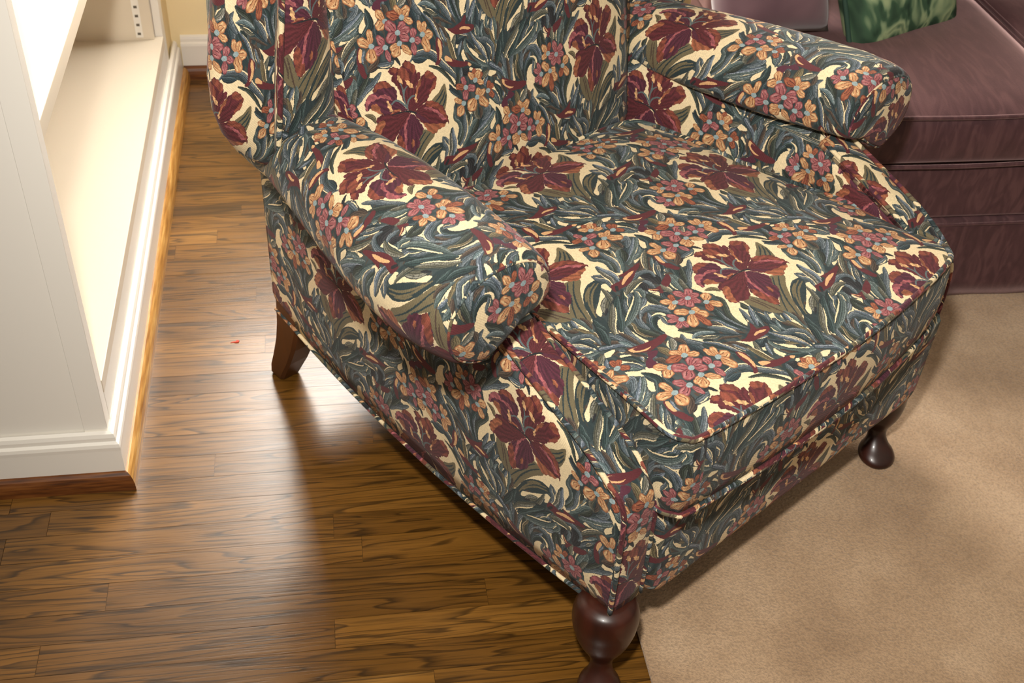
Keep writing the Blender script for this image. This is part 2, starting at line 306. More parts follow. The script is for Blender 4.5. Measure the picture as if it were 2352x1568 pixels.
PATTERN = """P cream -322,724 -164,817 -116,935 43,1013 237,857 493,767 598,703 838,512 1019,257 988,172 970,25 869,-107 859,-298 913,-465 858,-632 772,-767 776,-635 773,-426 700,-545 696,-658 575,-537 540,-631 398,-615 266,-664 128,-761 -6,-914 -57,-1020 -170,-1220 -171,-1076 -244,-756 -446,-423 -735,-656 -911,-739 -879,-629 -786,-484 -855,-651 -986,-773 -1035,-624 -997,-448 -854,-295 -814,-206 -827,-94 -826,-12 -900,75 -929,175 -954,290 -816,406 -685,457 -527,599
P cream -1847,286 -1760,285 -1696,234 -1688,139 -1733,163 -1770,215 -1828,251
P cream -1873,153 -1808,145 -1835,83 -1842,-14 -1800,-71 -1769,-116 -1821,-187 -1802,-291 -1750,-389 -1794,-433 -1681,-572 -1756,-569 -1823,-474 -1916,-320 -1858,-255 -1970,-303 -2004,-221 -2010,-97 -1961,63
P cream -1529,636 -1599,538 -1624,435 -1554,388 -1594,335 -1658,448 -1678,484 -1856,453 -1739,487 -1634,551
P cream -1392,917 -1415,771 -1508,654 -1470,600 -1360,553 -1426,469 -1434,421 -1443,539 -1506,634
P cream -1315,959 -1322,890 -1398,923
P cream -1444,928 -1495,844 -1593,805 -1620,867
P cream -1710,877 -1680,849 -1842,726 -1938,635 -1889,697 -1801,796
P cream -2045,681 -2106,578 -2126,458 -2154,518 -2119,609
P cream -2339,465 -2342,381 -2403,370 -2417,400
P cream -2267,372 -2253,282 -2273,113 -2275,-19 -2329,-3 -2336,122 -2319,258
P cream -2819,42 -2744,5 -2713,-89 -2773,-49 -2870,9
P cream -625,1896 -496,1778 -382,1736 -333,1630 -328,1522 -406,1449 -417,1562 -497,1676 -499,1719 -553,1563 -546,1435 -640,1359 -684,1400 -653,1492 -572,1580 -559,1691 -617,1744 -675,1797 -641,1848
P cream -433,2161 -374,2107 -299,1997 -278,1935 -365,2057 -456,2118
P cream -1147,1802 -1061,1764 -1071,1733 -1146,1702 -1145,1781
P cream -696,2527 -539,2535 -430,2500 -569,2497 -637,2473
P cream -762,2823 -572,2694 -583,2661 -720,2741 -786,2801
P cream -878,2777 -740,2652 -795,2616 -926,2735
P cream -530,2355 -389,2291 -500,2242 -583,2275 -585,2320
P cream 31,2389 53,2325 39,2163 31,2040 -4,2093 -15,2234
P cream -141,2478 -136,2365 -140,2303 -150,2400
P cream -1451,1300 -1364,1221 -1438,1213 -1471,1261
P cream -1229,1444 -1256,1333 -1353,1230 -1395,1249 -1291,1326
P cream -1036,1287 -932,1329 -872,1313 -959,1274 -922,1260 -1062,1232
P cream -1306,978 -1260,973 -1299,877 -1377,930
P cream -1732,1256 -1630,1256 -1682,1136 -1734,1146 -1774,1091 -1840,1078 -1772,1200
P cream -1380,896 -1407,715 -1301,581 -1374,574 -1445,622 -1431,738
P cream -1604,860 -1471,885 -1556,816 -1605,806
P cream -845,859 -966,741 -969,781
P cream -1048,571 -1072,500 -1118,412 -1095,503
P cream -555,787 -440,780 -419,722 -537,674 -638,670 -635,725
P cream 575,-796 495,-779 429,-852 468,-925 511,-926 576,-835
P cream 435,-838 205,-1017 42,-1086 -14,-1160 0,-1228 184,-1089 301,-1013
P cream 445,-836 453,-900 270,-1048 32,-1192 -15,-1185 29,-1099 209,-991
P cream 414,-1235 438,-1258 136,-1468 227,-1373
P cream 573,-802 505,-797 489,-876 508,-913
P cream 516,-1238 632,-1233 596,-1274 518,-1313
P cream 30,-1422 -64,-1548 -140,-1652 -87,-1544
P cream -221,-1367 -233,-1478 -268,-1584 -326,-1668 -331,-1578 -279,-1470
P cream -457,-1322 -429,-1417 -459,-1493 -497,-1424
P cream -371,-1104 -316,-1191 -332,-1316 -371,-1228
P cream -397,-939 -422,-1004 -476,-1078 -467,-1015
P cream -915,-1290 -835,-1348 -786,-1428 -835,-1432 -924,-1333
P cream -1047,-1285 -1029,-1386 -985,-1477 -1048,-1501 -1084,-1451 -1108,-1346
P cream -1175,-1166 -1113,-1190 -1164,-1244 -1203,-1224
P cream -1239,-955 -1185,-1022 -1276,-1105 -1295,-1004 -1390,-882 -1515,-799 -1370,-867
P cream -944,-1598 -797,-1602 -699,-1676 -745,-1734 -825,-1676 -1000,-1644
P cream -639,-391 -604,-496 -642,-640 -590,-760 -591,-830 -459,-845 -500,-932 -582,-891 -613,-845 -637,-735 -655,-610 -672,-505 -671,-434
P cream 18,1003 136,875 237,865 145,785 203,732 481,766 458,663 435,582 37,823 -36,789 -71,881 -128,934
P cream -530,785 -391,775 -256,750 -148,811 -42,774 -239,636 -488,594 -626,721
P olive 747,320 769,188 745,47 660,-115 532,-18 447,99 603,197
P olive 195,-332 406,-450 240,-602 73,-803 -61,-1009 -157,-1168 -337,-951 -165,-767 -11,-633 90,-464
P olive -424,-408 -332,-621 -249,-770 -271,-912 -169,-988 -159,-1087 -176,-1214 -263,-1204 -342,-1113 -332,-963 -447,-857 -549,-673 -596,-431
L dark 25 704,227 623,139 511,61
L dark 25 730,182 662,83 551,-15
L dark 25 744,129 689,18 615,-74
L dark 25 220,-375 92,-503 1,-644 -123,-787 -244,-966
L dark 25 307,-416 130,-576 -34,-796 -126,-984 -190,-1123
L brown 25 -444,-462 -388,-660 -345,-826 -310,-948
L brown 25 -490,-474 -434,-653 -417,-777
P dark 545,-642 391,-635 214,-698 66,-822 -34,-986 -137,-1197 -172,-1306 -154,-1464 -81,-1408 -59,-1252 -35,-1131 62,-1039 296,-924 505,-777
L olive 31 472,-671 279,-739 121,-873 14,-1031 -62,-1177
L olive 32 503,-719 310,-787 135,-923 16,-1069
L olive 28 356,-678 218,-740 96,-850
B D 69 961,217 842,408 691,567 503,655
B S 105 163,801 280,878 497,867 628,790 734,652 919,463 1052,280
B D 116 206,823 283,794 461,775
B D 81 857,271 897,173 996,42
B K 57 -201,891 -108,887 -48,772
B S 68 -425,858 -291,854 -168,841
B S 96 -425,719 -596,567 -785,454 -920,391
B O 85 -833,97 -720,48 -673,-59
B D 52 -660,-401 -654,-496 -649,-591
B S 117 -449,710 -586,583 -775,470 -943,289
B D 107 -642,731 -780,570 -904,401
B D 134 -504,1703 -474,1594 -463,1481 -531,1381 -727,1200
B D 102 -363,1472 -375,1319 -390,1252
B S 164 -551,1643 -734,1525 -949,1403 -1148,1292
B B 66 -583,1672 -789,1535 -980,1432 -1118,1361
B D 89 -770,1639 -892,1549 -970,1462
B S 124 -770,1740 -667,1748 -764,1634 -846,1588
B B 56 -699,1454 -816,1380 -904,1362
B S 66 -714,1387 -825,1329 -1007,1299
B D 121 -944,1617 -1008,1497 -1136,1378
B S 119 -969,1640 -1106,1547 -1187,1424 -1325,1242
B S 101 -911,1869 -966,1777 -972,1683 -897,1634
B N 79 -878,1818 -855,1737 -891,1628
B S 100 -1077,1739 -1160,1635 -1187,1523
B O 44 -1132,1669 -1173,1568
B D 89 -1196,1827 -1154,1729 -1161,1656
B S 98 -1220,1829 -1245,1674 -1258,1529 -1312,1384 -1397,1269
B D 108 -1330,1634 -1337,1484 -1406,1316
B S 65 -1421,1913 -1444,1758 -1361,1662 -1346,1531 -1426,1354
B B 86 -1514,1608 -1522,1480 -1502,1366 -1511,1260 -1558,1134
B S 96 -1706,1497 -1654,1410 -1580,1343 -1606,1234 -1616,1150
B N 109 -967,1223 -1060,1115 -1180,1071
B N 130 -816,1183 -973,1035 -1053,916
B S 87 -705,1339 -860,1223 -994,1093 -1081,980
B B 65 -796,1145 -903,1048 -990,935
B D 119 -819,932 -919,831 -1003,775
B S 86 -814,1044 -948,915 -1034,804 -1109,702
B B 43 -857,967 -966,836
B K 213 -1243,976 -1185,885 -1172,779 -1199,672
B S 97 -1582,932 -1434,1001 -1264,1034 -1129,1005 -1077,919 -1117,822
B S 95 -1388,921 -1313,834 -1306,734 -1323,657
B S 84 -1434,926 -1449,829 -1555,690
B S 76 -842,818 -891,748
B D 118 -792,772 -799,682 -886,572
B S 96 -928,687 -922,586 -1000,452
B S 116 -1224,621 -1240,525 -1228,440
B N 154 -413,973 -516,850 -644,772
B S 89 -193,831 -334,841 -455,833
B B 66 -656,1095 -716,993 -711,911
B S 131 378,1726 367,1628 416,1497 445,1407
B B 107 231,1837 144,1744 102,1654 235,1726
B O 129 5,1848 16,1732 -6,1625
B S 93 -187,1874 -188,1748 -171,1649
B N 116 -187,1726 -146,1647 -169,1584
B S 93 -340,1782 -388,1867 -510,1936
B D 70 -489,2148 -446,2046 -372,1937 -335,1798
B S 105 -550,1868 -460,1807 -364,1762
B N 59 -500,2242 -379,2218 -318,2120 -299,1997 -224,1866
B B 70 -607,2255 -690,2183 -693,2123
B S 128 -568,2347 -654,2319 -739,2291
B O 72 -843,2809 -711,2690 -518,2624 -373,2514 -279,2407
B N 83 -543,2602 -398,2493 -277,2362 -206,2190
B B 83 -625,2484 -516,2449 -418,2382 -293,2290 -218,2180 -190,2111
B S 108 -747,2896 -615,2776 -470,2666 -336,2546
B D 72 -675,2961 -529,2851 -375,2690 -266,2548 -186,2323 -161,2170
B S 107 -249,2598 -178,2446 -165,2282 -140,2130
B D 96 -36,2449 -44,2325 -65,2192 -29,2072
B N 96 132,2298 131,2123 174,2019 227,1971
B D 85 267,2176 270,2063 292,1977
B B 82 -806,2605 -745,2507 -708,2411
B K 139 -1108,2501 -1074,2449 -1002,2467
B S 103 -1158,2525 -1188,2429 -1225,2338
B D 91 -1227,2464 -1255,2346 -1328,2269
B D 102 -1463,2251 -1376,2192 -1287,2111
B D 151 -1678,957 -1842,798 -2001,676 -2072,565 -2135,430
B K 131 -1978,602 -2013,510 -2071,442
B S 104 -1643,944 -1698,792 -1755,682
B B 72 -1720,795 -1822,689 -1914,613
B D 114 -1495,844 -1600,757 -1717,682
B S 169 -1403,908 -1440,793 -1549,673 -1714,590 -1869,536 -1998,409 -2077,273 -2086,144
B N 51 -1615,661 -1769,587 -1910,503 -2013,387
B N 60 -1849,376 -1954,333 -2016,251
B S 122 -1903,426 -1778,434 -1685,366 -1631,245 -1621,130
B B 72 -1693,462 -1636,374 -1589,277 -1570,170
B B 89 -1832,360 -1903,251 -1990,141 -2011,23 -2018,-73
B D 114 -1512,639 -1575,516 -1569,438 -1563,360
B D 83 -1506,634 -1475,513 -1445,413
B D 89 -1832,-6 -1813,80 -1775,150 -1780,207 -1858,226 -1958,146 -2011,23 -2002,-70
B S 61 -1832,-6 -1813,80 -1781,155 -1786,212
B D 98 -2143,630 -2236,490 -2215,384 -2218,300 -2238,182 -2265,39
B D 99 -2165,303 -2164,182 -2132,67 -2098,-66
B O 39 -2165,529 -2145,371 -2216,231 -2219,97 -2177,-10
B S 107 -2252,539 -2281,411 -2349,252 -2359,93 -2350,0
B N 78 -2407,408 -2396,295 -2398,162 -2405,35
B B 78 -2541,296 -2510,200 -2493,83
B S 58 -2673,185 -2623,106
B D 57 -2802,76 -2709,5 -2652,-97 -2651,-244
B S 75 -2903,-9 -2810,-79 -2753,-181 -2717,-327
B B 48 -2588,-124 -2604,-207
B D 156 -1322,500 -1356,422 -1374,366
B S 95 -1212,640 -1239,534 -1229,397
B D 95 -1113,530 -1119,442 -1113,363
B S 116 -950,679 -1022,539 -1076,403 -1088,321
B S 95 -905,525 -979,406 -1005,282
B D 111 -832,-98 -820,-200 -925,-337 -1018,-464 -1046,-631 -1003,-775
B S 91 -1058,-285 -1114,-445 -1117,-565 -1080,-704 -1023,-809
B D 92 -1172,-250 -1082,-263 -1111,-325 -1141,-455
B D 111 -1269,-302 -1201,-400 -1177,-579 -1073,-796
B N 70 -1358,-428 -1267,-548 -1222,-710 -1136,-841
B B 60 -1308,-371 -1235,-456 -1208,-602 -1143,-749
B D 110 -1831,-195 -1750,-271 -1603,-356 -1506,-480
B S 100 -1467,-431 -1378,-531 -1291,-663 -1226,-809
B B 90 -1816,-430 -1694,-425 -1576,-483 -1479,-557
B D 60 -1787,-457 -1637,-529 -1490,-614 -1334,-742 -1197,-836
B S 69 -1741,-500 -1560,-617 -1483,-638
B N 50 -1576,-687 -1467,-704 -1365,-765 -1217,-851
B D 78 -1736,-554 -1659,-643 -1649,-703
B D 77 -1796,-599 -1701,-770 -1616,-899 -1553,-1090
B B 58 -1777,-566 -1660,-692 -1585,-829 -1530,-980 -1457,-1163
B D 126 -1987,-404 -1950,-522 -1905,-663
B S 107 -1872,-276 -1932,-372 -1891,-477 -1807,-589
B N 68 -1548,-763 -1487,-853 -1442,-1012
B B 59 -1476,-864 -1411,-941 -1355,-1093
B N 88 -2024,-236 -1977,-347 -1988,-454
B B 126 -2041,-220 -2096,-303 -2193,-378
B D 106 -2025,-551 -2000,-657 -1991,-747
B D 112 -137,-1197 -177,-1338 -166,-1453
B S 76 561,-542 564,-660 609,-739 604,-831 552,-934
B B 76 735,-527 719,-667 709,-793 637,-918
B S 156 378,-1017 225,-1116 81,-1237
B S 84 451,-823 406,-969 361,-1076 292,-1178 130,-1283
B K 42 173,-1178 47,-1260
B D 183 453,-1124 289,-1248 151,-1392 79,-1504 -54,-1644
B S 111 292,-1178 91,-1336 -62,-1462 -170,-1624
B S 63 480,-1241 363,-1353 289,-1466
B D 63 596,-1274 466,-1375 377,-1421
B S 133 717,-1237 623,-1373 451,-1489 246,-1569 61,-1628
B K 129 907,-1148 903,-1257 850,-1359
B S 121 588,-1193 728,-1134 888,-1111 1020,-1156
B S 85 729,-1210 786,-1300 691,-1436
B D 140 -218,-1317 -257,-1456 -324,-1601 -370,-1696
B O 60 -499,-1056 -410,-1139 -374,-1277 -341,-1378 -401,-1530
B S 90 -774,-1080 -683,-1199 -529,-1238 -410,-1348 -395,-1432 -437,-1599
B D 70 -793,-1131 -686,-1248 -565,-1309 -530,-1427 -512,-1546 -540,-1657
B S 70 -796,-1180 -670,-1332 -606,-1477 -574,-1642
B B 70 -850,-1027 -814,-1146 -739,-1284 -654,-1415 -567,-1563
B D 60 -975,-1133 -880,-1238 -803,-1327
B S 109 -987,-1122 -1002,-1226 -967,-1343 -882,-1473 -715,-1595 -561,-1670
B N 59 -987,-1357 -903,-1487 -776,-1588
B D 108 -1033,-1481 -886,-1569 -728,-1649
B S 81 -777,-480 -809,-592 -842,-703 -880,-808
B D 61 -676,-645 -714,-769 -789,-928
B B 81 -630,-544 -721,-657 -782,-759 -854,-867
B B 61 -642,-640 -735,-803 -794,-940
B D 93 -671,-434 -689,-507 -680,-569
B D 111 -645,-691 -653,-843 -672,-1001 -671,-1124
B S 61 -532,-760 -595,-861 -619,-945
B D 61 -615,-914 -598,-1017 -616,-1106
B B 61 -555,-969 -617,-1087 -599,-1190
B S 72 -446,-875 -474,-991 -470,-1084
B B 62 -333,-944 -369,-1035 -388,-1124
B N 82 -516,-1058 -442,-1180
B S 92 -288,-932 -275,-1069 -274,-1212 -320,-1346
B N 61 -214,-1018 -214,-1143 -276,-1298
B S 91 -702,-973 -686,-1058 -691,-1157
B D 119 -1140,-1048 -1139,-1132 -978,-1096
B S 60 -1110,-1008 -993,-1031 -896,-1087
B B 59 -1061,-1154 -1136,-1253 -1172,-1352
B S 78 -1179,-1028 -1240,-1156 -1235,-1227
B O 87 -1335,-1033 -1311,-1205 -1278,-1369 -1222,-1470
B N 59 -1505,-792 -1400,-889 -1346,-1041
B B 49 -1467,-861 -1424,-1001 -1385,-1087
P maroon -275,2156 -119,2090 64,2010 214,1983 280,1956 262,1896 127,1867 24,1875 -111,1890 -236,1993 -290,2074
P peach -280,2139 -153,2073 -228,2103 -225,2036 -127,1968 -33,1943 -126,1935 -250,2016 -288,2076
P plum -150,1904 -39,1824 -119,1770 -214,1772 -235,1665 -341,1658 -381,1715 -328,1792 -217,1838
P maroon -1468,1221 -1282,1203 -1043,1215 -1041,1174 -1103,1134 -1239,1087 -1372,1020 -1535,982 -1654,999 -1733,997 -1781,1042 -1734,1146 -1633,1146 -1552,1128 -1440,1157
P peach -1581,1061 -1483,1121 -1354,1154 -1225,1141 -1298,1103 -1434,1076 -1573,1035
P black -1685,1102 -1655,1074 -1727,992 -1757,1020
P maroon -1107,682 -954,730 -950,669 -1026,588 -1166,531 -1198,579 -1174,650
P maroon -1413,721 -1345,640 -1230,627 -1261,581 -1322,490 -1367,517 -1339,561 -1399,616
P peach -1411,701 -1355,631 -1317,578 -1371,618
P maroon -743,1155 -700,1136 -754,1028 -760,936 -709,870 -697,762 -681,690 -745,671 -784,726 -813,830 -819,932 -796,1047
P peach -724,1138 -686,1103 -722,999 -741,919 -779,954 -772,1045
P maroon 740,1068 833,983 822,866 784,752 715,648 663,633 624,658 681,721 692,815 690,922
P peach 767,1044 807,964 809,857 784,752 724,703 732,758 757,862 742,960
P maroon 876,754 1009,654 1174,588 1315,547 1368,498 1235,491 1069,515 937,561 864,638 883,705
P peach 850,746 962,686 983,625 904,644 838,672
P peach 1328,534 1382,486 1322,466 1301,516
P maroon -911,-762 -902,-823 -930,-901 -828,-926 -753,-961 -767,-1018 -865,-1047 -998,-1044 -1125,-1028 -1208,-1001 -1324,-901 -1215,-910 -1102,-878 -1008,-845
P peach -1065,-947 -989,-932 -893,-952 -829,-994 -896,-1002 -980,-974 -1058,-971
Q maroon 43,0 -64,78 -25,178 123,316 237,451 356,544 447,583 524,554 603,461 592,390 543,292 443,243 401,181 340,118 170,38
Q rust 609,466 592,390 559,298 450,237 395,167 424,240 473,316
Q rust 409,577 485,579 583,479 514,440 393,490
Q orange 286,487 293,440 210,316 164,200 161,281 195,389
Q maroon -32,49 -91,161 -127,291 -163,421 -196,480 -267,575 -227,637 -297,700 -250,757 -177,770 -83,724 -17,763 49,824 132,799 222,706 232,596 288,606 297,517 219,428 118,281 56,123
Q rust 44,809 158,765 224,665 164,578 137,643 21,749
Q rust -65,727 -3,731 75,639 79,515 5,503 -97,597 -124,661
Q rust -244,751 -152,746 -113,691 -173,667 -236,704
Q plum -56,32 -220,68 -390,16 -503,25 -601,96 -716,184 -802,151 -818,241 -778,334 -694,408 -636,421 -611,503 -502,576 -376,577 -294,502 -212,427 -202,340 -209,230 -127,155
Q rust -588,520 -484,579 -357,560 -274,464 -382,467 -514,472 -613,428
Q pink -665,420 -556,357 -450,374 -351,323 -312,248 -398,288 -501,326 -624,306 -722,283 -790,159 -807,249 -766,343
Q orange -668,252 -572,220 -542,99 -492,34 -601,96 -716,184
Q orange -275,99 -178,67 -326,32 -432,16
Q plum 7,-26 101,-112 160,-224 194,-312 148,-404 90,-464 82,-569 1,-644 -56,-702 -138,-719 -222,-805 -284,-730 -330,-614 -343,-475 -326,-343 -219,-217 -124,-78
Q rust -280,-311 -221,-439 -180,-570 -150,-726 -228,-799 -290,-724 -319,-606 -349,-469
Q pink -24,-17 -22,-57 -91,-146 -133,-277 -156,-444 -190,-616 -205,-528 -195,-371 -172,-204 -117,-104
Q orange -43,-435 -16,-516 -61,-587 -76,-518
Q maroon -24,3 -87,-93 -185,-192 -287,-285 -399,-405 -525,-434 -632,-391 -701,-381 -763,-306 -735,-186 -660,-90 -653,-4 -569,48 -433,36 -232,59 -111,44
Q orange -610,-44 -492,-79 -585,-197 -637,-295 -690,-373 -752,-298 -718,-183
Q maroon 85,-1 285,89 415,108 549,46 645,-42 692,-164 719,-269 714,-353 676,-308 614,-369 497,-398 406,-449 293,-385 241,-279 152,-178 82,-75
Q rust 353,106 491,79 613,-23 679,-173 701,-311 630,-207 539,-64 406,-2 318,40
Q pink 226,6 350,11 482,-52 610,-169 675,-268 587,-246 509,-136 401,-56 313,-15
Q orange 203,-225 327,-261 494,-298 651,-325 602,-378 491,-392 406,-449 293,-385 229,-287
L plum 55 74,-29 200,-145 307,-224
L maroon 28 -6,-14 -178,-66 -361,-217
L black 33 -86,31 18,3 105,-38
L black 19 -74,29 -182,33 -355,21
L slate 29 -39,55 -81,210 -76,380 -104,485
L slate 29 -66,138 -84,270 -45,372 8,421
L slate 31 -40,95 -13,186 89,250 151,232
L slate 31 -39,55 -134,181 -240,239 -333,191
Q peach -128,626 -84,585 -55,480 -111,501 -151,567
Q peach 5,524 87,479 133,386 71,383 13,467
Q peach 161,281 163,220 160,135 135,138 115,206
Q peach -400,271 -364,220 -330,111 -339,63 -382,93 -410,186
F -1176,156 pink 125 -1213,400 pink 135 -997,283 pink 104 -972,122 pink 125 -1104,-28 pink 135 -1392,167 pink 146 -1313,4
F -1388,226 rust 93 -1309,397 peach 114 -1521,393 peach 104 -1559,179
F -1038,-80 peach 156 -882,58 peach 135 -904,-267 rust 125 -1139,-246
F -1615,-77 pink 91 -1688,139 pink 91 -1788,39 pink 101 -1797,-159 pink 91 -1688,-243
F -1385,-80 peach 143 -1569,100 peach 153 -1233,-265 rust 123 -1391,-433 peach 163 -1619,-289 peach 112 -1240,-81
F 127,1489 peach 153 284,1629 peach 117 32,1676 rust 141 -142,1582 peach 106 317,1375
F 471,1161 peach 106 427,1382 peach 106 551,1344 peach 153 667,1121 peach 153 536,882
F 258,1114 pink 128 320,1288 pink 105 261,883 pink 116 422,1069
F -188,1478 peach 127 -321,1661 peach 150 -371,1398
F 8,1104 peach 104 191,906 peach 172 -147,930 peach 104 -182,1043
F -265,1088 pink 125 -378,1283 pink 147 -489,1042 pink 91 -224,860
F 5,1271 pink 139 162,1410 pink 127 242,1295 pink 150 190,1134 pink 173 -187,1457 pink 173 -219,1178
F -512,1143 peach 112 -507,1400 peach 146 -736,1269 peach 191 -566,896
F -639,2032 rust 93 -585,2193 rust 104 -520,1904 rust 93 -500,2116
F -889,2270 rust 104 -885,2465 rust 104 -711,2350 peach 127 -770,2403 peach 104 -1017,2418 peach 93 -715,2185
F -1117,2203 pink 103 -1161,2383 pink 126 -915,2139 rust 114 -1321,2263 pink 126 -1166,2000
F -1210,1956 peach 90 -1390,2064 peach 157 -1358,1777
F -903,1984 peach 114 -835,2128 peach 103 -702,2070 peach 148 -682,1803 peach 205 -1124,1822"""
# ---------------------------------------------------------------- materials
def cloth_material():
    m, ns, ls, b = mat('tapestry_fabric', None, .78, .28)
    img = bpy.data.images.new('tapestry_weave', FW, FH); a = np.ones((FH, FW, 4), np.float32); a[..., :3] = paint_fabric(PATTERN)
    img.pixels.foreach_set(a.ravel()); img.update(); img.pack()
    t = ns.new('ShaderNodeTexImage'); t.image = img
    ls.new(t.outputs[0], b.inputs['Base Color'])
    uvn = ns.new('ShaderNodeUVMap'); uvn.uv_map = 'UVMap'
    wv = ns.new('ShaderNodeTexWave'); wv.wave_type = 'BANDS'; wv.bands_direction = 'DIAGONAL'; wv.inputs['Scale'].default_value = 62
    ls.new(uvn.outputs[0], wv.inputs['Vector']); ls.new(uvn.outputs[0], t.inputs['Vector'])
    bump(ns, ls, b, wv.outputs['Fac'], .25, .0006)
    b.inputs['Sheen Weight'].default_value = .08; b.inputs['Sheen Roughness'].default_value = .5
    return m
M_FAB = cloth_material()

def wood_dark():
    m, ns, ls, b = mat('dark_stained_wood', None, .34, .45, .15)
    noise_col(ns, ls, b, [(.3, (26, 10, 6)), (.7, (62, 25, 14))], 9, 4, 'Object', (3, 3, .5)); return m
def wood_rear():
    m, ns, ls, b = mat('brown_stained_wood', None, .4, .4)
    noise_col(ns, ls, b, [(.3, (56, 29, 9)), (.7, (88, 47, 17))], 9, 4, 'Object', (3, 3, .4)); return m
M_LEG = wood_dark(); M_LEG2 = wood_rear()

def oak_floor_mat():
    m, ns, ls, b = mat('oak_floorboards', None, .33, .5, .35); b.inputs['Coat Roughness'].default_value = .2
    at = ns.new('ShaderNodeAttribute'); at.attribute_name = 'board'; at.attribute_type = 'GEOMETRY'
    sp = ns.new('ShaderNodeSeparateColor'); ls.new(at.outputs['Color'], sp.inputs[0])
    tc = ns.new('ShaderNodeTexCoord'); off = ns.new('ShaderNodeVectorMath'); off.operation = 'SCALE'; off.inputs['Scale'].default_value = 17.
    ls.new(at.outputs['Color'], off.inputs[0]); add = ns.new('ShaderNodeVectorMath'); add.operation = 'ADD'
    ls.new(tc.outputs['Object'], add.inputs[0]); ls.new(off.outputs[0], add.inputs[1])
    # growth rings: distance field stretched along the board, warped
    mp = ns.new('ShaderNodeMapping'); mp.inputs['Scale'].default_value = (1.1, 13, 1); ls.new(add.outputs[0], mp.inputs[0])
    n1 = ns.new('ShaderNodeTexNoise'); n1.inputs['Scale'].default_value = 1.5; n1.inputs['Detail'].default_value = 2.5; n1.inputs['Distortion'].default_value = .5
    ls.new(mp.outputs[0], n1.inputs['Vector'])
    mul = ns.new('ShaderNodeMath'); mul.operation = 'MULTIPLY'; mul.inputs[1].default_value = 10.; ls.new(n1.outputs[0], mul.inputs[0])
    fr = ns.new('ShaderNodeMath'); fr.operation = 'FRACT'; ls.new(mul.outputs[0], fr.inputs[0])
    line = ramp(ns, [(0., (255, 255, 255)), (.6, (235, 235, 235)), (.78, (170, 170, 170)), (.87, (70, 70, 70)), (.92, (110, 110, 110)), (1., (255, 255, 255))])
    ls.new(fr.outputs[0], line.inputs[0])
    mp2 = ns.new('ShaderNodeMapping'); mp2.inputs['Scale'].default_value = (9, 260, 1); ls.new(add.outputs[0], mp2.inputs[0])
    n2 = ns.new('ShaderNodeTexNoise'); n2.inputs['Scale'].default_value = 1.; n2.inputs['Detail'].default_value = 4; ls.new(mp2.outputs[0], n2.inputs['Vector'])
    pore = ramp(ns, [(.36, (70, 70, 70)), (.52, (235, 235, 235)), (1, (255, 255, 255))]); ls.new(n2.outputs[0], pore.inputs[0])
    mp3 = ns.new('ShaderNodeMapping'); mp3.inputs['Scale'].default_value = (3, 14, 1); ls.new(add.outputs[0], mp3.inputs[0])
    n3 = ns.new('ShaderNodeTexNoise'); n3.inputs['Scale'].default_value = 1.6; n3.inputs['Detail'].default_value = 3; ls.new(mp3.outputs[0], n3.inputs['Vector'])
    base = ramp(ns, [(0., (88, 57, 18)), (.45, (122, 82, 29)), (.8, (147, 102, 42)), (1., (182, 136, 68))])
    mix0 = ns.new('ShaderNodeMath'); mix0.operation = 'MULTIPLY_ADD'; mix0.inputs[1].default_value = .45
    sub = ns.new('ShaderNodeMath'); sub.operation = 'SUBTRACT'; sub.inputs[1].default_value = .5
    ls.new(n3.outputs[0], sub.inputs[0]); ls.new(sub.outputs[0], mix0.inputs[0]); ls.new(sp.outputs[0], mix0.inputs[2]); ls.new(mix0.outputs[0], base.inputs[0])
    def mult(a, bb, f):
        x = ns.new('ShaderNodeMix'); x.data_type = 'RGBA'; x.blend_type = 'MULTIPLY'; x.inputs['Factor'].default_value = f
        ls.new(a, x.inputs[6]); ls.new(bb, x.inputs[7]); return x.outputs[2]
    c = mult(base.outputs[0], line.outputs[0], .72); c = mult(c, pore.outputs[0], .42)
    ls.new(c, b.inputs['Base Color'])
    rr = ns.new('ShaderNodeMapRange'); rr.inputs[3].default_value = .26; rr.inputs[4].default_value = .42; ls.new(n3.outputs[0], rr.inputs[0]); ls.new(rr.outputs[0], b.inputs['Roughness'])
    bump(ns, ls, b, pore.outputs[0], .25, .0006)
    return m
M_FLOOR = oak_floor_mat()
def trim_oak(axis):
    m, ns, ls, b = mat('oak_shoe_moulding', None, .35, .5)
    noise_col(ns, ls, b, [(.25, (134, 86, 34)), (.5, (180, 130, 62)), (.7, (210, 166, 98))], 7, 6, 'Object', (2, 26, 26) if axis == 'x' else (26, 2, 26)); return m
M_TRIMX = trim_oak('x'); M_TRIMY = trim_oak('y')
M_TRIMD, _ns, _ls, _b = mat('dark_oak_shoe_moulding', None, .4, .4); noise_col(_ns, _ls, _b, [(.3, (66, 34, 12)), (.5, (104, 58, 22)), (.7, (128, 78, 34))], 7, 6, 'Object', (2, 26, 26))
def paint(name, c, rough=.45):
    m, ns, ls, b = mat(name, c, rough, .45)
    tc = ns.new('ShaderNodeTexCoord'); n = ns.new('ShaderNodeTexNoise'); n.inputs['Scale'].default_value = 90; n.inputs['Detail'].default_value = 3
    ls.new(tc.outputs['Object'], n.inputs['Vector']); bump(ns, ls, b, n.outputs[0], .12, .001); return m
M_WHITE = paint('white_gloss_paint', (238, 234, 226), .32)
M_SHELF = paint('cream_shelf_paint', (222, 211, 192), .4)
M_WALL = paint('cream_wall_paint', (246, 228, 184), .7)
M_STEEL = paint('dark_slot', (96, 90, 80), .5)

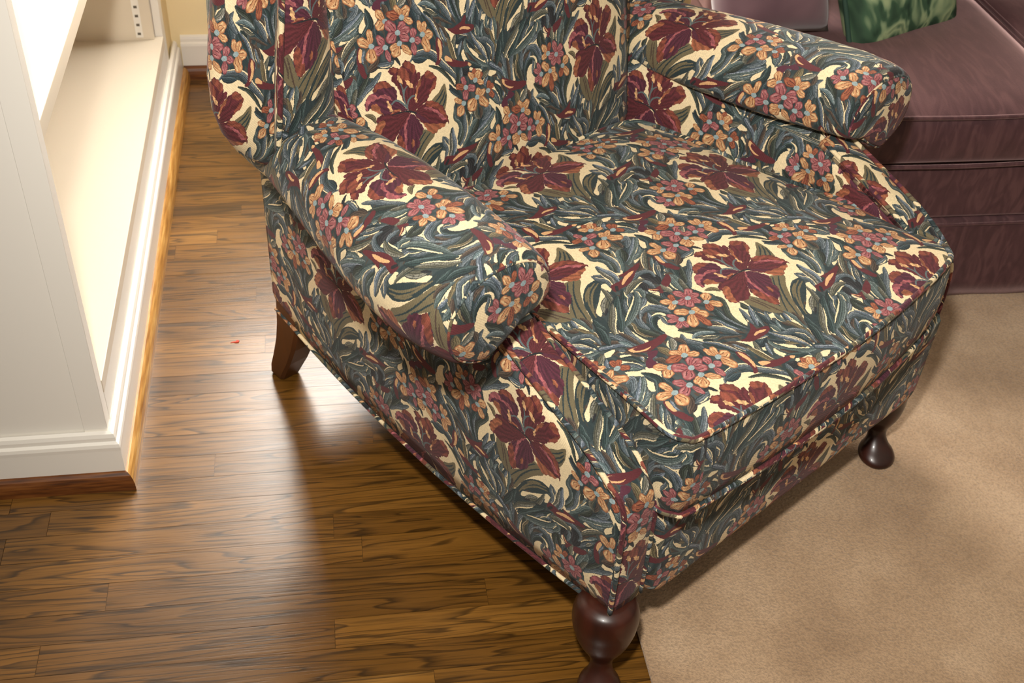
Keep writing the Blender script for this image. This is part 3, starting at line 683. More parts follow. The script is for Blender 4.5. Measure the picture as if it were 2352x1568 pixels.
def carpet_mat():
    m, ns, ls, b = mat('beige_carpet_pile', None, .95, .1)
    n, mp = noise_col(ns, ls, b, [(.3, (166, 137, 108)), (.5, (184, 154, 123)), (.72, (202, 173, 142))], 5.5, 8, 'Object')
    n2 = ns.new('ShaderNodeTexNoise'); n2.inputs['Scale'].default_value = 240; n2.inputs['Detail'].default_value = 4
    ls.new(mp.outputs[0], n2.inputs['Vector']); bump(ns, ls, b, n2.outputs[0], .7, .006)
    b.inputs['Sheen Weight'].default_value = .25
    # fine speckle of the tufts over the blotches
    sp = ramp(ns, [(.3, (196, 196, 196)), (.6, (255, 255, 255))]); ls.new(n2.outputs[0], sp.inputs[0])
    x = ns.new('ShaderNodeMix'); x.data_type = 'RGBA'; x.blend_type = 'MULTIPLY'; x.inputs['Factor'].default_value = .6
    src = b.inputs['Base Color'].links[0].from_socket
    ls.new(src, x.inputs[6]); ls.new(sp.outputs[0], x.inputs[7]); ls.new(x.outputs[2], b.inputs['Base Color'])
    return m
M_CARPET = carpet_mat()
def sofa_mat():
    m, ns, ls, b = mat('mauve_moire_fabric', None, .55, .35)
    tc = ns.new('ShaderNodeTexCoord'); mp = ns.new('ShaderNodeMapping'); mp.inputs['Scale'].default_value = (34, 7, 10); ls.new(tc.outputs['Object'], mp.inputs[0])
    n = ns.new('ShaderNodeTexNoise'); n.inputs['Scale'].default_value = 1.2; n.inputs['Detail'].default_value = 2; n.inputs['Distortion'].default_value = 1.4; ls.new(mp.outputs[0], n.inputs['Vector'])
    r = ramp(ns, [(.35, (66, 41, 45)), (.5, (74, 47, 51)), (.65, (88, 59, 61))]); ls.new(n.outputs[0], r.inputs[0]); ls.new(r.outputs[0], b.inputs['Base Color'])
    n2 = ns.new('ShaderNodeTexNoise'); n2.inputs['Scale'].default_value = 500; ls.new(tc.outputs['Object'], n2.inputs['Vector']); bump(ns, ls, b, n2.outputs[0], .3, .001)
    b.inputs['Sheen Weight'].default_value = .8; b.inputs['Sheen Tint'].default_value = (.85, .56, .54, 1); b.inputs['Sheen Roughness'].default_value = .4
    return m
M_SOFA = sofa_mat()
def pillow_green():
    m, ns, ls, b = mat('green_leaf_print', None, .8, .2)
    tc = ns.new('ShaderNodeTexCoord'); mp = ns.new('ShaderNodeMapping'); mp.inputs['Scale'].default_value = (9, 5, 5); mp.inputs['Rotation'].default_value = (0, 0, .6); ls.new(tc.outputs['Object'], mp.inputs[0])
    n = ns.new('ShaderNodeTexNoise'); n.inputs['Scale'].default_value = 1.3; n.inputs['Detail'].default_value = 1.5; n.inputs['Distortion'].default_value = 2.2; ls.new(mp.outputs[0], n.inputs['Vector'])
    r = ramp(ns, [(.3, (40, 60, 46)), (.42, (62, 88, 66)), (.5, (122, 142, 108)), (.6, (152, 166, 126)), (.7, (84, 108, 82))]); ls.new(n.outputs[0], r.inputs[0]); ls.new(r.outputs[0], b.inputs['Base Color']); return m
M_GREEN = pillow_green()
M_GREENTRIM = paint('dark_green_trim', (36, 62, 50), .8)
def mauve_plain():
    m, ns, ls, b = mat('dusty_mauve_fabric', None, .7, .3)
    noise_col(ns, ls, b, [(.35, (92, 66, 74)), (.65, (112, 84, 90))], 8, 2); b.inputs['Sheen Weight'].default_value = .4; return m
M_MAUVE = mauve_plain()
M_RED, _, _, _ = mat('red_paper', (196, 60, 38), .7)

# ---------------------------------------------------------------- floor: individual oak boards in one surface
def make_floor():
    rnd = random.Random(11); bm = bmesh.new(); lay = bm.loops.layers.color.new('board') if False else bm.loops.layers.float_color.new('board')
    W = .0572; y00 = -.437
    fixed = {4: .3935, -1: .4925, 21: .107, 17: .2}
    r0 = int((-3.2-y00)/W); r1 = int((1.62-y00)/W)+1
    for r in range(r0, r1+1):
        ya = y00+r*W; yb = ya+W-.0007
        j = fixed.get(r, rnd.uniform(-.4, 1.2)); xs = [j]
        while xs[0] > -2.2: xs.insert(0, xs[0]-rnd.uniform(.45, 1.25))
        while xs[-1] < 3.6: xs.append(xs[-1]+rnd.uniform(.45, 1.25))
        for a, b_ in zip(xs[:-1], xs[1:]):
            tone = rnd.gauss(.42, .13)
            if r == -1 and abs(b_-.4925) < 1e-6: tone = .8
            if r == 4 and abs(a-.3935) < 1e-6: tone = .5
            if r == 21 and abs(b_-.107) < 1e-6: tone = .8
            tone = min(max(tone, .1), .9); c = (tone, rnd.random(), rnd.random(), 1)
            f = bm.faces.new([bm.verts.new(q) for q in ((a+.0004, ya, 0), (b_-.0004, ya, 0), (b_-.0004, yb, 0), (a+.0004, yb, 0))])
            for l in f.loops: l[lay] = c
    # dark tongue just under the gaps
    f = bm.faces.new([bm.verts.new(q) for q in ((-4, -3.4, -.0012), (5.5, -3.4, -.0012), (5.5, 1.7, -.0012), (-4, 1.7, -.0012))])
    for l in f.loops: l[lay] = (0.02, .1, .1, 1)
    # thickness
    box(bm, -4, 5.5, -3.4, 1.7, -.05, -.0013)
    me = bpy.data.meshes.new('floor'); bm.to_mesh(me); bm.free()
    return tag(obj('floor', me, M_FLOOR, None, False), kind='structure')
make_floor()

bm = bmesh.new(); x0, x1, y0, y1, h = .828, 4.6, -3.0, 1.6, .011
box(bm, x0, x1, y0, y1, .0005, h)
tag(bm_obj('beige_carpet', bm, M_CARPET, None, False, .005, 3), 'flat beige carpet under the front of the floral armchair and the mauve sofa', 'carpet')

# ---------------------------------------------------------------- walls and built-in bookcase
def prism_y(bm, prof, y0, y1, mitre0=0, mitre1=0):
    """profile of (x, z) swept along y; mitre shifts the end with x"""
    A = [bm.verts.new((x, y0-x*mitre0, z)) for x, z in prof]; B = [bm.verts.new((x, y1+x*mitre1, z)) for x, z in prof]
    n = len(prof)
    for i in range(n): bm.faces.new((A[i], A[(i+1) % n], B[(i+1) % n], B[i]))
    bm.faces.new(A[::-1]); bm.faces.new(B)
def prism_x(bm, prof, x0, x1, mitre1=0):
    A = [bm.verts.new((x0, y, z)) for y, z in prof]; B = [bm.verts.new((x1-y*mitre1, y, z)) for y, z in prof]
    n = len(prof)
    for i in range(n): bm.faces.new((A[i], A[(i+1) % n], B[(i+1) % n], B[i]))
    bm.faces.new(A[::-1]); bm.faces.new(B)
BX, PY = -.034, .034   # face frame plane, end panel plane
bm = bmesh.new(); box(bm, -4, 5.5, 1.615, 1.75, -.02, 2.6); tag(bm_obj('wall_back', bm, M_WALL), kind='structure')
bm = bmesh.new(); box(bm, -.52, -.42, .04, 1.615, -.02, 2.6); tag(bm_obj('wall_left', bm, M_WALL), kind='structure')
bk = tag(empty('bookcase', (-.2, .8, 0)), 'white built-in bookcase with open shelves left of the oak floor', 'bookcase')
def bpart(name, fn, m=M_WHITE, bevel=.0015):
    bm = bmesh.new(); fn(bm); bmesh.ops.translate(bm, verts=bm.verts, vec=(.2, -.8, 0)); return bm_obj(name, bm, m, bk, False, bevel, 2)
bpart('end_panel', lambda b: (box(b, -1.6, BX-.002, .0365, .052, 0, 2.3)))
bpart('face_frame_stile', lambda b: box(b, BX-.04, BX, .034, .064, .105, 2.3))
bpart('face_frame_stile', lambda b: box(b, BX-.02, BX, 1.42, 1.468, .105, 2.3))
bpart('side_board', lambda b: box(b, -.42, BX-.02, 1.40, 1.42, .205, 2.3), M_SHELF)
bpart('side_board', lambda b: box(b, -.42, BX-.04, .052, .062, .205, 2.3), M_SHELF)
bpart('back_board', lambda b: box(b, -.42, -.41, .056, 1.40, .205, 2.3), M_SHELF)
bpart('bottom_shelf', lambda b: box(b, -.41, BX+.001, .0645, 1.419, .180, .208), M_SHELF)
bpart('upper_shelf', lambda b: box(b, -.41, BX-.003, .058, 1.398, .672, .706), M_SHELF, .003)
bpart('base_rail', lambda b: box(b, -.06, BX, .066, 1.418, 0, .1795))
# shelf pin strip with dark slots
ps = bpart('pin_strip', lambda b: box(b, -.098, -.080, 1.3985, 1.4005, .215, 2.2), M_WHITE, 0)
def slots(b):
    for k in range(70): box(b, -.093, -.085, 1.3975, 1.3990, .222+k*.0127*1.9, .2285+k*.0127*1.9)
so = bpart('slot', slots, M_STEEL, 0); so.parent = ps; so.location = (0, 0, 0); so['kind'] = 'stuff'
bpart('wall_casing', lambda b: box(b, BX-.02, BX-.006, 1.468, 1.615, 0, 2.3), M_WALL)
# baseboards: cap moulding profile + board, shoe moulding in oak
capp = [(0, 0), (0, .118), (.004, .122), (.010, .119), (.0125, .112), (.0125, .104), (.0175, .1005), (.019, .094), (.0185, .086), (.0185, 0)]
bm = bmesh.new(); prism_y(bm, [(BX+x, z) for x, z in capp], .0, 1.575, mitre0=1.0)
bmesh.ops.translate(bm, verts=bm.verts, vec=(0, 0, 0))
M_ = M_WHITE
tag(bm_obj('baseboard_right', bm, M_), kind='structure')
bm = bmesh.new(); prism_x(bm, [(PY-y, z) for y, z in capp], -1.6, .0, mitre1=1.0)
tag(bm_obj('baseboard_front', bm, M_), kind='structure')
shoe = [(0, 0), (0, .036), (.004, .0355), (.009, .031), (.0125, .024), (.0150, .015), (.0155, 0)]
bm = bmesh.new(); prism_y(bm, [(BX+.0185+x, z) for x, z in shoe], .0, 1.585, mitre0=1.0)
tag(bm_obj('trim_1', bm, M_TRIMY), kind='structure')
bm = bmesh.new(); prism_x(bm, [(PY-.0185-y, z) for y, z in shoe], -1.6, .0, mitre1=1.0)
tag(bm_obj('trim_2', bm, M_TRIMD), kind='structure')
bm = bmesh.new(); prism_x(bm, [(1.615-y, z) for y, z in capp], BX+.0185, 4.5)
tag(bm_obj('baseboard_back', bm, M_), kind='structure')
bm = bmesh.new(); prism_x(bm, [(1.5965-y, z) for y, z in shoe], BX+.0185, 4.5)
tag(bm_obj('trim_3', bm, M_TRIMD), kind='structure')
# daylight window high in the back wall, seen only as its glare on the varnish
bm = bmesh.new()
wx0, wx1, wz0, wz1 = .03, 1.2, .95, 2.3
for a in ((wx0-.05, wx0, wz0-.05, wz1+.05), (wx1, wx1+.05, wz0-.05, wz1+.05), (wx0, wx1, wz0-.05, wz0), (wx0, wx1, wz1, wz1+.05)):
    box(bm, a[0], a[1], 1.585, 1.614, a[2], a[3])
wf = tag(bm_obj('window_1', bm, M_WHITE), kind='structure')
m_day, ns, ls, b_ = mat('daylight_pane', (255, 255, 255)); b_.inputs['Emission Color'].default_value = (1, .95, .88, 1); b_.inputs['Emission Strength'].default_value = 20
bm = bmesh.new(); box(bm, wx0, wx1, 1.606, 1.612, wz0, wz1); bm_obj('pane', bm, m_day, wf)

# small red scrap on the boards
bm = bmesh.new()
pts = [(-.009, -.003), (-.004, .001), (.001, -.001), (.004, .0035), (.009, .002), (.0075, -.0035), (.002, -.004), (-.003, -.002)]
top = [bm.verts.new((x, y, .0016+.0008*math.sin(300*x))) for x, y in pts]; bot = [bm.verts.new((x, y, .0002)) for x, y in pts]
bm.faces.new(top); bm.faces.new(bot[::-1])
for i in range(8): bm.faces.new((bot[i], bot[(i+1) % 8], top[(i+1) % 8], top[i]))
o = bm_obj('paper_scrap', bm, M_RED); o.location = (.16, .404, 0)
tag(o, 'tiny red paper scrap lying on the oak floor', 'scrap')

# ---------------------------------------------------------------- floral wing armchair
TH = radians(33.5)
CH = tag(empty('wing_armchair', (1.0687, -.2698, 0), TH), 'wing armchair upholstered in floral tapestry of maroon lilies and grey-green leaves', 'armchair')
SA = np.array([[0.97345, 0.07819], [-0.06338, 0.97852]]); SL = np.array([.01266, .14743])
def uv_seat(x, y): q = SA @ (np.array([x, y])-SL); return q[0], q[1]

def side(sg):
    X0 = .39 if sg < 0 else .408; XI = .322 if sg < 0 else .345
    zb = lambda y: interp(y, [0, .1, .25, .4, .55, .66, .75, .82, .88], [.168, .158, .151, .151, .158, .168, .180, .192, .202])
    prof = [(0, .36), (.004, .385), (.014, .4), (.03, .41), (.06, .430), (.10, .450), (.164, .478), (.23, .506), (.28, .54), (.4, .56), (.6, .57), (.84, .57), (.88, .56)]
    ys = [0, .002, .006, .014, .022, .03, .045, .06, .08, .1, .13, .164, .2, .23, .26, .3, .36, .44, .52, .6, .68, .74, .8, .84, .87, .88]
    if sg > 0: prof = [(0, .41), (.004, .44), (.014, .462), (.03, .478), (.06, .50), (.10, .520), (.164, .546), (.23, .57), (.28, .575), (.4, .575), (.6, .575), (.84, .57), (.88, .56)]
    zt = lambda y: interp(y, [a for a, b in prof], [b for a, b in prof])
    rings = []
    K = 9
    for i, y in enumerate(ys):
        b, t = zb(y), zt(y); ring = []
        e = .006 if 0 < i < len(ys)-1 else .012
        bul = .012*sin(pi*min(max((y-.02)/.85, 0), 1))
        for k in range(K+1):
            f = k/K; z = b+(t-b)*f; edge = e*(1 if k in (0, K) else 0)
            ring.append((sg*(X0+bul*(1-.5*abs(2*f-1))-edge), y, z))
        for k in range(K+1):
            f = 1-k/K; z = b+(t-b)*f; ring.append((sg*XI, y, z))
        rings.append(ring)
    off = (.188, .392)
    if sg < 0: uvf = lambda i, j, p: (-(p[1]-off[0]), p[2]-off[1])
    else: uvf = lambda i, j, p: ((p[1]-off[0]), p[2]-off[1])
    if sg > 0:
        base = uvf
        uvf = lambda i, j, p: (-(p[1]-.595), p[2]-.53) if j > K else base(i, j, p)
    loft('side_panel', rings, M_FAB, CH, uvf)
    # facing strip up the front edge and over the sloping shoulder, welted on both sides
    path = [(-.003, .170), (-.004, .25), (-.004, .33), (-.003, .365), (.001, .388), (.012, .404), (.03, .414), (.06, .434), (.10, .455), (.164, .483), (.23, .511), (.262, .532)]
    if sg > 0: path = [(-.003, .170), (-.004, .28), (-.004, .38), (-.003, .42), (.002, .447), (.014, .468), (.03, .483), (.06, .504), (.10, .524), (.164, .550), (.23, .575), (.262, .588)]
    path = catmull(path, 3); L = np.r_[0, np.cumsum(np.hypot(*np.diff(path, axis=0).T))]
    n = np.gradient(path, axis=0); n = np.stack([-n[:, 1], n[:, 0]], 1); n /= np.linalg.norm(n, axis=1)[:, None]
    rings = []
    for q, nn in zip(path, n):
        r = []
        for f in (0, .12, .3, .5, .7, .88, 1):
            puff = .006*math.sqrt(max(0, 1-(2*f-1)**2))
            r.append((sg*(X0-.003-(X0-XI-.003)*f), q[0]+nn[0]*puff, q[1]+nn[1]*puff))
        r += [(sg*XI, q[0]-nn[0]*.012, q[1]-nn[1]*.012), (sg*(X0-.004), q[0]-nn[0]*.012, q[1]-nn[1]*.012)]
        rings.append(r)
    o = loft('arm_facing', rings, M_FAB, CH, lambda i, j, p: ((p[0]+.36 if sg < 0 else p[0]-.30), L[i]-.47))
    for xx in (X0-.001, XI+.001):
        pts = [(sg*xx, q[0]+nn[0]*.002, q[1]+nn[1]*.002) for q, nn in zip(path[::2], n[::2])]
        tube('welt', pts, .0043, M_FAB, o, k=3)
    pts = [(sg*(X0+.012*sin(pi*min(max((y-.02)/.85, 0), 1))*.5-.003), y, zb(y)-.001) for y in np.linspace(0, .88, 16)]
    tube('bottom_welt', pts, .0036, M_FAB, CH, k=3)
side(-1); side(1)

def inner_arm(sg):
    # padded inside face of the arm between cushion and roll
    s0 = 0
    rings = []
    for y, xb, xt in ((.24, .338, .383), (.32, .325, .363), (.42, .305, .342), (.52, .290, .314), (.62, .275, .290), (.72, .268, .28)) if sg > 0 else ((.275, .314, .340), (.32, .308, .338), (.42, .298, .325), (.52, .288, .315), (.62, .275, .300), (.72, .268, .292)):
        rings.append([(sg*(xb+s0+.01), y, .40), (sg*(xb+s0), y, .46), (sg*(xb+s0-.002+(xt-xb)*.3), y, .50), (sg*(xb+s0+(xt-xb)*.6), y, .55), (sg*(xt+s0+.004), y, .60), (sg*(xt+s0+.05), y, .61), (sg*(xb+s0+.06), y, .40)])
    if sg > 0: f = lambda i, j, p: (-(p[1]-.595), p[2]-.525)
    else: f = lambda i, j, p: (p[1]-.3, p[2]-.4)
    loft('inner_arm', rings, M_FAB, CH, f)
inner_arm(-1); inner_arm(1)

def arm_roll(sg):
    s0 = 0 if sg < 0 else .020
    st = [  # y, centre x, centre z, half width, half height
        (.222, .428, .618, .088, .070), (.226, .428, .618, .094, .077), (.236, .428, .618, .0985, .081), (.26, .4285, .6175, .105, .0835), (.31, .427, .615, .113, .086), (.38, .419, .612, .116, .087),
        (.46, .409, .610, .113, .087), (.54, .399, .608, .106, .085), (.62, .391, .607, .096, .080), (.70, .387, .606, .082, .072), (.76, .384, .604, .072, .066), (.82, .384, .60, .068, .060), (.87, .384, .595, .06, .055)]
    rings = []; vs = []
    nn = 48
    for y, cx, cz, a, b in st:
        r = []; acc = []
        for k in range(nn):
            t = -2.35+2*pi*k/nn      # starts underneath on the inner side and climbs over the top
            # angle measured so that 0 = inner side; goes inner -> top -> outer
            ang = t
            dx = -cos(ang); dz = sin(ang)
            ex = .92
            X = a*math.copysign(abs(dx)**ex, dx); Z = b*math.copysign(abs(dz)**ex, dz)
            if dz < 0 and dx < .25: Z *= 1-.60*min(1, (.25-dx)/.7)     # inner edge tucks in high over the arm's inside face
            sy = 0 if sg < 0 else s0-.030*min(1, max(0, (y-.24)/.4))
            r.append((sg*(cx+sy+X), y, cz+Z))
        L = np.r_[0, np.cumsum([math.dist(r[i], r[i+1]) for i in range(nn-1)]), 0]; L[-1] = L[-2]+math.dist(r[-1], r[0])
        # zero of the arc at the crown
        top = max(range(nn), key=lambda i: r[i][2]); vs.append(L-L[top]); rings.append(r)
    if sg < 0: uvf = lambda i, j, p: (p[1]-.505, vs[i][j]+.005)
    else: uvf = lambda i, j, p: (-(p[1]-.572), vs[i][j]+.055)
    o = loft('arm_roll', rings, M_FAB, CH, uvf, True, False)
    # scroll face: slightly domed disc closing the front of the roll
    base = rings[0]; cx = sg*(.428+s0); cz = .618; rr = []
    for f, d in ((1, 0), (.985, .003), (.94, .0055), (.8, .0085), (.55, .0105), (.28, .0115), (.02, .012)):
        rr.append([(cx+(p[0]-cx)*f, .2225-d, cz+(p[2]-cz)*f) for p in base])
    oo = (-.1475, -.023) if sg < 0 else (-.03, .05)
    loft('scroll_face', rr, M_FAB, o, lambda i, j, p: (p[0]-cx+oo[0], p[2]-cz+oo[1]), True, True)
    # tucked seam round the front
    tube('seam', [(cx+(p[0]-cx)*1.01, .2225, cz+(p[2]-cz)*1.01) for p in base[::2]], .0022, M_FAB, o, closed=True, k=3, seg=6)
arm_roll(-1); arm_roll(1)

# ---- seat cushion: crowned top, boxed border, welts
def seat():
    ctl = [(-.285, -.040), (-.1, -.052), (.1, -.052), (.30, -.032), (.355, -.010), (.366, .04), (.352, .15), (.328, .25), (.304, .36), (.29, .48), (.268, .585), (.22, .615), (0, .625), (-.22, .62), (-.262, .59), (-.272, .45), (-.292, .30), (-.306, .18), (-.318, .06), (-.325, .0), (-.315, -.028)]
    out = catmull(ctl, 5, True); cx, cy = .02, .28
    zt = lambda f: .502+.030*(1-f**2.4)
    rings = [[(cx+(x-cx)*f, cy+(y-cy)*f, zt(f)) for x, y in out] for f in (.02, .15, .3, .45, .6, .72, .82, .9, .95, .985, 1.0)]
    bd = []
    for dz, g in ((0, 1.0), (.006, 1.006), (.03, 1.022), (.07, 1.03), (.11, 1.022), (.138, 1.004), (.146, .985), (.15, .9), (.15, .02)):
        ring = []
        for x, y in out:
            k = g
            # the front of the cushion swells, the hidden sides stay straight
            w_ = 1 if y < .02 else 0
            gg = 1+(g-1)*(1 if g < 1 else (.9 if w_ else .2))
            ring.append((cx+(x-cx)*(gg if g < 1 else 1+(gg-1)*.5), cy+(y-cy)*gg, .502-dz))
        bd.append(ring)
    o = loft('seat_cushion', rings, M_FAB, CH, lambda i, j, p: uv_seat(p[0], p[1]))
    per = np.r_[0, np.cumsum(np.hypot(*np.diff(out, axis=0).T))]; per = np.r_[per, per[-1]+.02]
    loft('cushion_border', bd, M_FAB, o, lambda i, j, p: (per[j]-.30, (p[2]-.40)))
    tube('welt', [(x, y, .503) for x, y in out], .0048, M_FAB, o, True, 1)
    fr = [(cx+(x-cx)*1.0, cy+(y-cy)*1.008-.001, .3585) for x, y in out]
    tube('welt', fr, .0048, M_FAB, o, True, 1)
seat()

# ---- footrest panel below the cushion front
def footrest():
    xl, xr, zb_, zt_ = -.322, .412, .150, .352; r = .045
    def outline(ins, n=8):
        a = []
        for cx, cz, a0 in ((xr-r, zb_+r, -pi/2), (xr-.012, zt_-.012, 0), (xl+.012, zt_-.012, pi/2), (xl+r, zb_+r, pi)):
            rr = (r if cz < .25 else .012)
            for k in range(n+1): t = a0+k/n*pi/2; a.append((cx+max(rr-ins, .001)*cos(t), cz+max(rr-ins, .001)*sin(t)))
        # pull the rest inwards
        return a
    prof = [(.035, 0), (.0, 0), (-.010, .003), (-.016, .009), (-.0185, .016)]
    rings = [[(x, y, z) for x, z in outline(i)] for y, i in prof]
    cx, cz = (xl+xr)/2, (zb_+zt_)/2
    last = outline(.016)
    for f in (.9, .6, .3, .02): rings.append([(cx+(x-cx)*f, -.020-.004*(1-f), cz+(z-cz)*f) for x, z in last])
    loft('footrest_panel', rings, M_FAB, CH, lambda i, j, p: (p[0]-.042, p[2]-.185))
footrest()

# ---- back cushion
def back():
    rings = []; bl = []
    zs = np.r_[.40, .44, .50, .56, .62, .68, .74, .8, .86, .92, .98, 1.03, 1.06]
    for z in zs:
        ye = .645+.26*(z-.50); w_ = interp(z, [.4, .5, .7, 1.06], [.290, .300, .318, .335]); ring = []
        for f in np.linspace(-1, 1, 17):
            pf = (1-abs(f)**2.6)
            top = interp(z, [1.0, 1.06], [0, .03])
            low = interp(z, [.4, .5], [.03, 0])
            ring.append((-.012+w_*f, ye-.042*pf*interp(z, [.42, .52, .62, 1.0], [.2, .8, 1, .9])+top+low, z))
        ring += [(w_-.012, .93, z), (-w_-.012, .93, z)]
        L = np.r_[0, np.cumsum([math.dist(ring[i], ring[i+1]) for i in range(len(ring)-1)]), 0]; L[-1] = L[-2]+math.dist(ring[-1], ring[0]); bl.append(L-L[8])
        rings.append(ring)
    loft('back_cushion', rings, M_FAB, CH, lambda i, j, p: ((bl[i][j]+.222)*1.1, (p[2]-.658)*1.03))
    # outside back
    rings = []
    for z in np.linspace(.18, 1.06, 10):
        y = .885+.02*(z-.2); w_ = .385 if z < .58 else .44
        rings.append([(-w_, y-.02, z), (-w_+.015, y, z), (0, y+.012, z), (w_-.015, y, z), (w_, y-.02, z), (w_-.02, y-.04, z), (-w_+.02, y-.04, z)])
    loft('outside_back', rings, M_FAB, CH, lambda i, j, p: (-p[0], p[2]))
back()

# ---- wings
def wing(sg):
    s0 = 0 if sg < 0 else .015
    rings = []
    for z, xp, yp, xb in ((.560, .415, .80, .42), (.585, .430, .755, .445), (.61, .446, .725, .475), (.64, .452, .712, .505), (.68, .449, .708, .527), (.72, .444, .708, .537), (.77, .437, .710, .537), (.82, .430, .713, .527), (.88, .420, .718, .512), (.95, .414, .728, .50), (1.02, .41, .745, .488), (1.07, .395, .775, .46), (1.09, .38, .80, .43)):
        xb -= .004; rr_ = max(0, xb-.44)/.09
        ctl = [(xp, yp), (xp+(xb-xp)*.5, yp+.004), (xb-.003, yp+.022), (xb-.003, yp+.048), (xb-.030*rr_, .80), (xb-.068*rr_, .865), (.428, .905), (.36, .90), (.295, .86), (.292, .80), (.315, yp+.045), (.345, yp+.008), (.385, yp-.008), (xp-.012, yp-.003)]
        p = catmull(ctl, 4, True); rings.append([(sg*(x+s0), y, z) for x, y in p])
    Ls = []
    for r in rings:
        L = np.r_[0, np.cumsum([math.dist(r[i], r[(i+1) % len(r)]) for i in range(len(r))])]; Ls.append(L)
    n = len(rings[0])
    def f(i, j, p):
        L = Ls[i]; s = L[j % n if j < n else n]
        if j >= 28: s = L[j]-L[n]     # inside, measured back from the welt
        return ((.105-s)*1.3, (p[2]-.700)*1.05) if s > 0 else (-s-.055, p[2]-.835)
    o = loft('wing', rings, M_FAB, CH, f)
    tube('welt', [(r[0][0], r[0][1]-.002, r[0][2]) for r in rings[1:-1]], .0045, M_FAB, o, k=3)
wing(-1); wing(1)

# dark box in place of the seat frame, added to block light under the upholstery
bm = bmesh.new(); box(bm, -.32, .34, .04, .86, .20, .40); bm_obj('seat_light_block', bm, mat('light_block_dark', (40, 34, 30), .9)[0], CH)

# ---- legs
for sg, nm in ((-1, ''), (1, '')):
    cx = -.370 if sg < 0 else .400
    prof = [(.030, .172), (.044, .164), (.050, .148), (.0515, .130), (.049, .112), (.041, .092), (.030, .076), (.021, .064), (.0175, .053), (.0185, .042), (.024, .030), (.031, .021), (.0345, .013), (.033, .006), (.027, .0)]
    p2 = catmull(prof, 3)
    z0 = 0 if sg < 0 else .011
    k = 1 if sg < 0 else .94
    o = lathe('leg', [(r, z*k) for r, z in p2][::-1], M_LEG, CH, (cx, .016 if sg < 0 else .045, z0), 32, lambda z: ((-.034 if sg < 0 else -.036)*max(0, 1-z/.12)**1.2, (-.036 if sg < 0 else -.050)*max(0, 1-z/.12)**1.2))
for sg in (-1, 1):
    rings = []
    for z, y, hx, hy in ((0, .918, .019, .017), (.006, .918, .023, .021), (.03, .909, .0245, .025), (.07, .889, .026, .028), (.12, .868, .0275, .031), (.17, .853, .029, .034), (.225, .845, .030, .036)):
        c = []
        for a in range(4):
            sx, sy = ((1, 1), (-1, 1), (-1, -1), (1, -1))[a]; q = .006
            c += [(sg*.358+sx*hx, y+sy*(hy-q), z), (sg*.358+sx*(hx-q), y+sy*hy, z)] if sx*sy > 0 else [(sg*.358+sx*(hx-q), y+sy*hy, z), (sg*.358+sx*hx, y+sy*(hy-q), z)]
        rings.append(c)
    loft('leg', rings, M_LEG2, CH, uvbox, smooth=False)

# ---------------------------------------------------------------- mauve sofa
def slab(name, x0, x1, y0, y1, z0, z1, m, parent, r=.03, puff=.02, loc=(0, 0, 0), front=.012):
    """rounded, slightly crowned upholstery block"""
    nx, ny = 14, 12
    bm = bmesh.new(); bmesh.ops.create_cube(bm, size=1)
    bmesh.ops.subdivide_edges(bm, edges=bm.edges, cuts=13, use_grid_fill=True)
    for v in bm.verts:
        u_, w_, t_ = v.co.x*2, v.co.y*2, v.co.z*2
        X, Y, Z = [(a*abs(a)**-.0 if a else 0) for a in (u_, w_, t_)]
        hx, hy, hz = (x1-x0)/2, (y1-y0)/2, (z1-z0)/2
        px_, py_, pz_ = X*hx, Y*hy, Z*hz
        # round the edges
        ix, iy, iz = [max(-h+r, min(h-r, q)) for q, h in ((px_, hx), (py_, hy), (pz_, hz))] if min(hx, hy, hz) > r else (px_, py_, pz_)
        d = Vector((px_-ix, py_-iy, pz_-iz))
        if d.length > 1e-6: d = d.normalized()*min(r, d.length if d.length < r else r)
        q = Vector((ix, iy, iz))+d
        if Z > .99: q.z += puff*(1-X*X)*(1-Y*Y)
        if Y < -.99: q.y -= front*(1-Z*Z)
        v.co = q+Vector(((x0+x1)/2, (y0+y1)/2, (z0+z1)/2))
    me = bpy.data.meshes.new(name); bm.to_mesh(me); bm.free()
    return obj(name, me, m, parent)
SF = tag(empty('mauve_sofa', (1.335, .43, 0), radians(-1.0)), 'mauve moire sofa with piped seat cushions behind the floral armchair', 'sofa')
bm = bmesh.new(); box(bm, 0, 2.3, .0, .93, .215, .345); bm_obj('sofa_base', bm, M_SOFA, SF, False, .012, 3)
def skirt():
    n = 60; rings = []
    for z in (.013, .05, .12, .19, .212):
        fl = (.21-z)*.03
        rings.append([(x, -.006-fl+.002*sin(x*31), z) for x in np.linspace(0, 2.3, n)]+[(2.3, .9, z), (0, .9, z)])
    o = loft('skirt', rings, M_SOFA, SF, uvbox); return o
sk = skirt()
tube('welt', [(x, -.009, .205) for x in np.linspace(0, 2.3, 12)], .003, M_SOFA, sk, k=2)
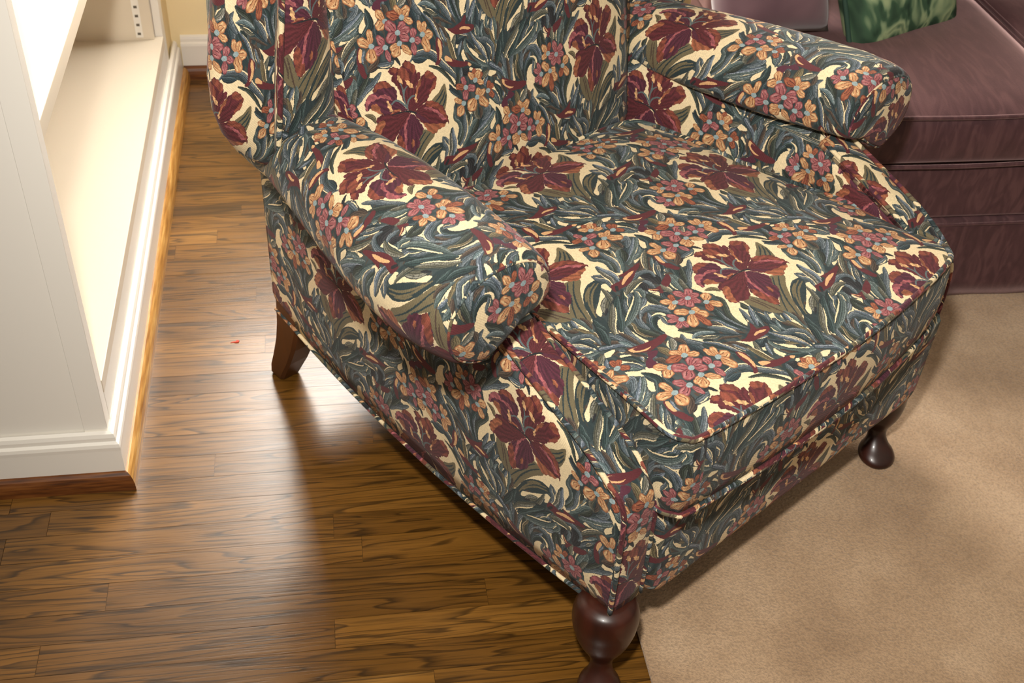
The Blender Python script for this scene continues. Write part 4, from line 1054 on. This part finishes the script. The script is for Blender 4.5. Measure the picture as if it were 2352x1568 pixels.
for a, b_ in ((.0, .592), (.600, 1.22), (1.23, 1.85)):
    s = slab('seat_cushion', a, b_, -.005, .60, .350, .475, M_SOFA, SF, .022, .022)
    for zz in (.4685, .3555): tube('welt', [(x, -.012-.002*sin(x*9), zz+.002*sin(x*13)) for x in np.linspace(a+.012, b_-.012, 16)], .0045, M_SOFA, s, k=2)
    for xx in (a+.004, b_-.004): tube('welt', [(xx, y, .470) for y in np.linspace(0, .585, 8)], .0042, M_SOFA, s, k=2)
for a, b_ in ((.0, .592), (.600, 1.22), (1.23, 1.85)):
    slab('back_cushion', a, b_, .580, .77, .47, .86, M_SOFA, SF, .05, .02)
slab('backrest', -.0, 2.3, .74, .95, .30, .88, M_SOFA, SF, .05, .01)
slab('sofa_arm', 1.86, 2.30, .0, .93, .02, .64, M_SOFA, SF, .06, .0)

def pillow(name, size, th, m, loc, rot, label, trim=None):
    n = 26; bm = bmesh.new(); g = {}
    for s in (1, -1):
        for i in range(n+1):
            for j in range(n+1):
                a, b_ = i/n*2-1, j/n*2-1
                pin = 1-.07*(1-a*a)*0-.06*(a*a)*(1-b_*b_)-.06*(b_*b_)*(1-a*a)
                h_ = th*((1-a**4)*(1-b_**4))**.55
                if s < 0 and (i in (0, n) or j in (0, n)): g[s, i, j] = g[1, i, j]; continue
                g[s, i, j] = bm.verts.new((a*size[0]/2*pin, b_*size[1]/2*pin, s*h_/2))
    for s in (1, -1):
        for i in range(n):
            for j in range(n):
                f = [g[s, i, j], g[s, i+1, j], g[s, i+1, j+1], g[s, i, j+1]]
                bm.faces.new(f if s > 0 else f[::-1])
    edge = [tuple(g[1, i, 0].co) for i in range(n)]+[tuple(g[1, n, j].co) for j in range(n)]+[tuple(g[1, i, n].co) for i in range(n, 0, -1)]+[tuple(g[1, 0, j].co) for j in range(n, 0, -1)]
    me = bpy.data.meshes.new(name); bm.to_mesh(me); bm.free(); o = obj(name, me, m); o.location = loc; o.rotation_euler = rot
    tag(o, label, 'pillow')
    if trim: tube('trim', edge, .006, trim, o, True, 1)
    return o
pillow('throw_pillow', (.36, .36), .12, M_GREEN, (1.635, .85, .612), (radians(62), 0, radians(27)), 'green leaf-print throw pillow leaning on the sofa back', M_GREENTRIM)
pillow('throw_pillow', (.28, .34), .14, M_MAUVE, (1.325, .82, .64), (radians(60), 0, radians(12)), 'plain dusty mauve throw pillow at the left of the green one', None)
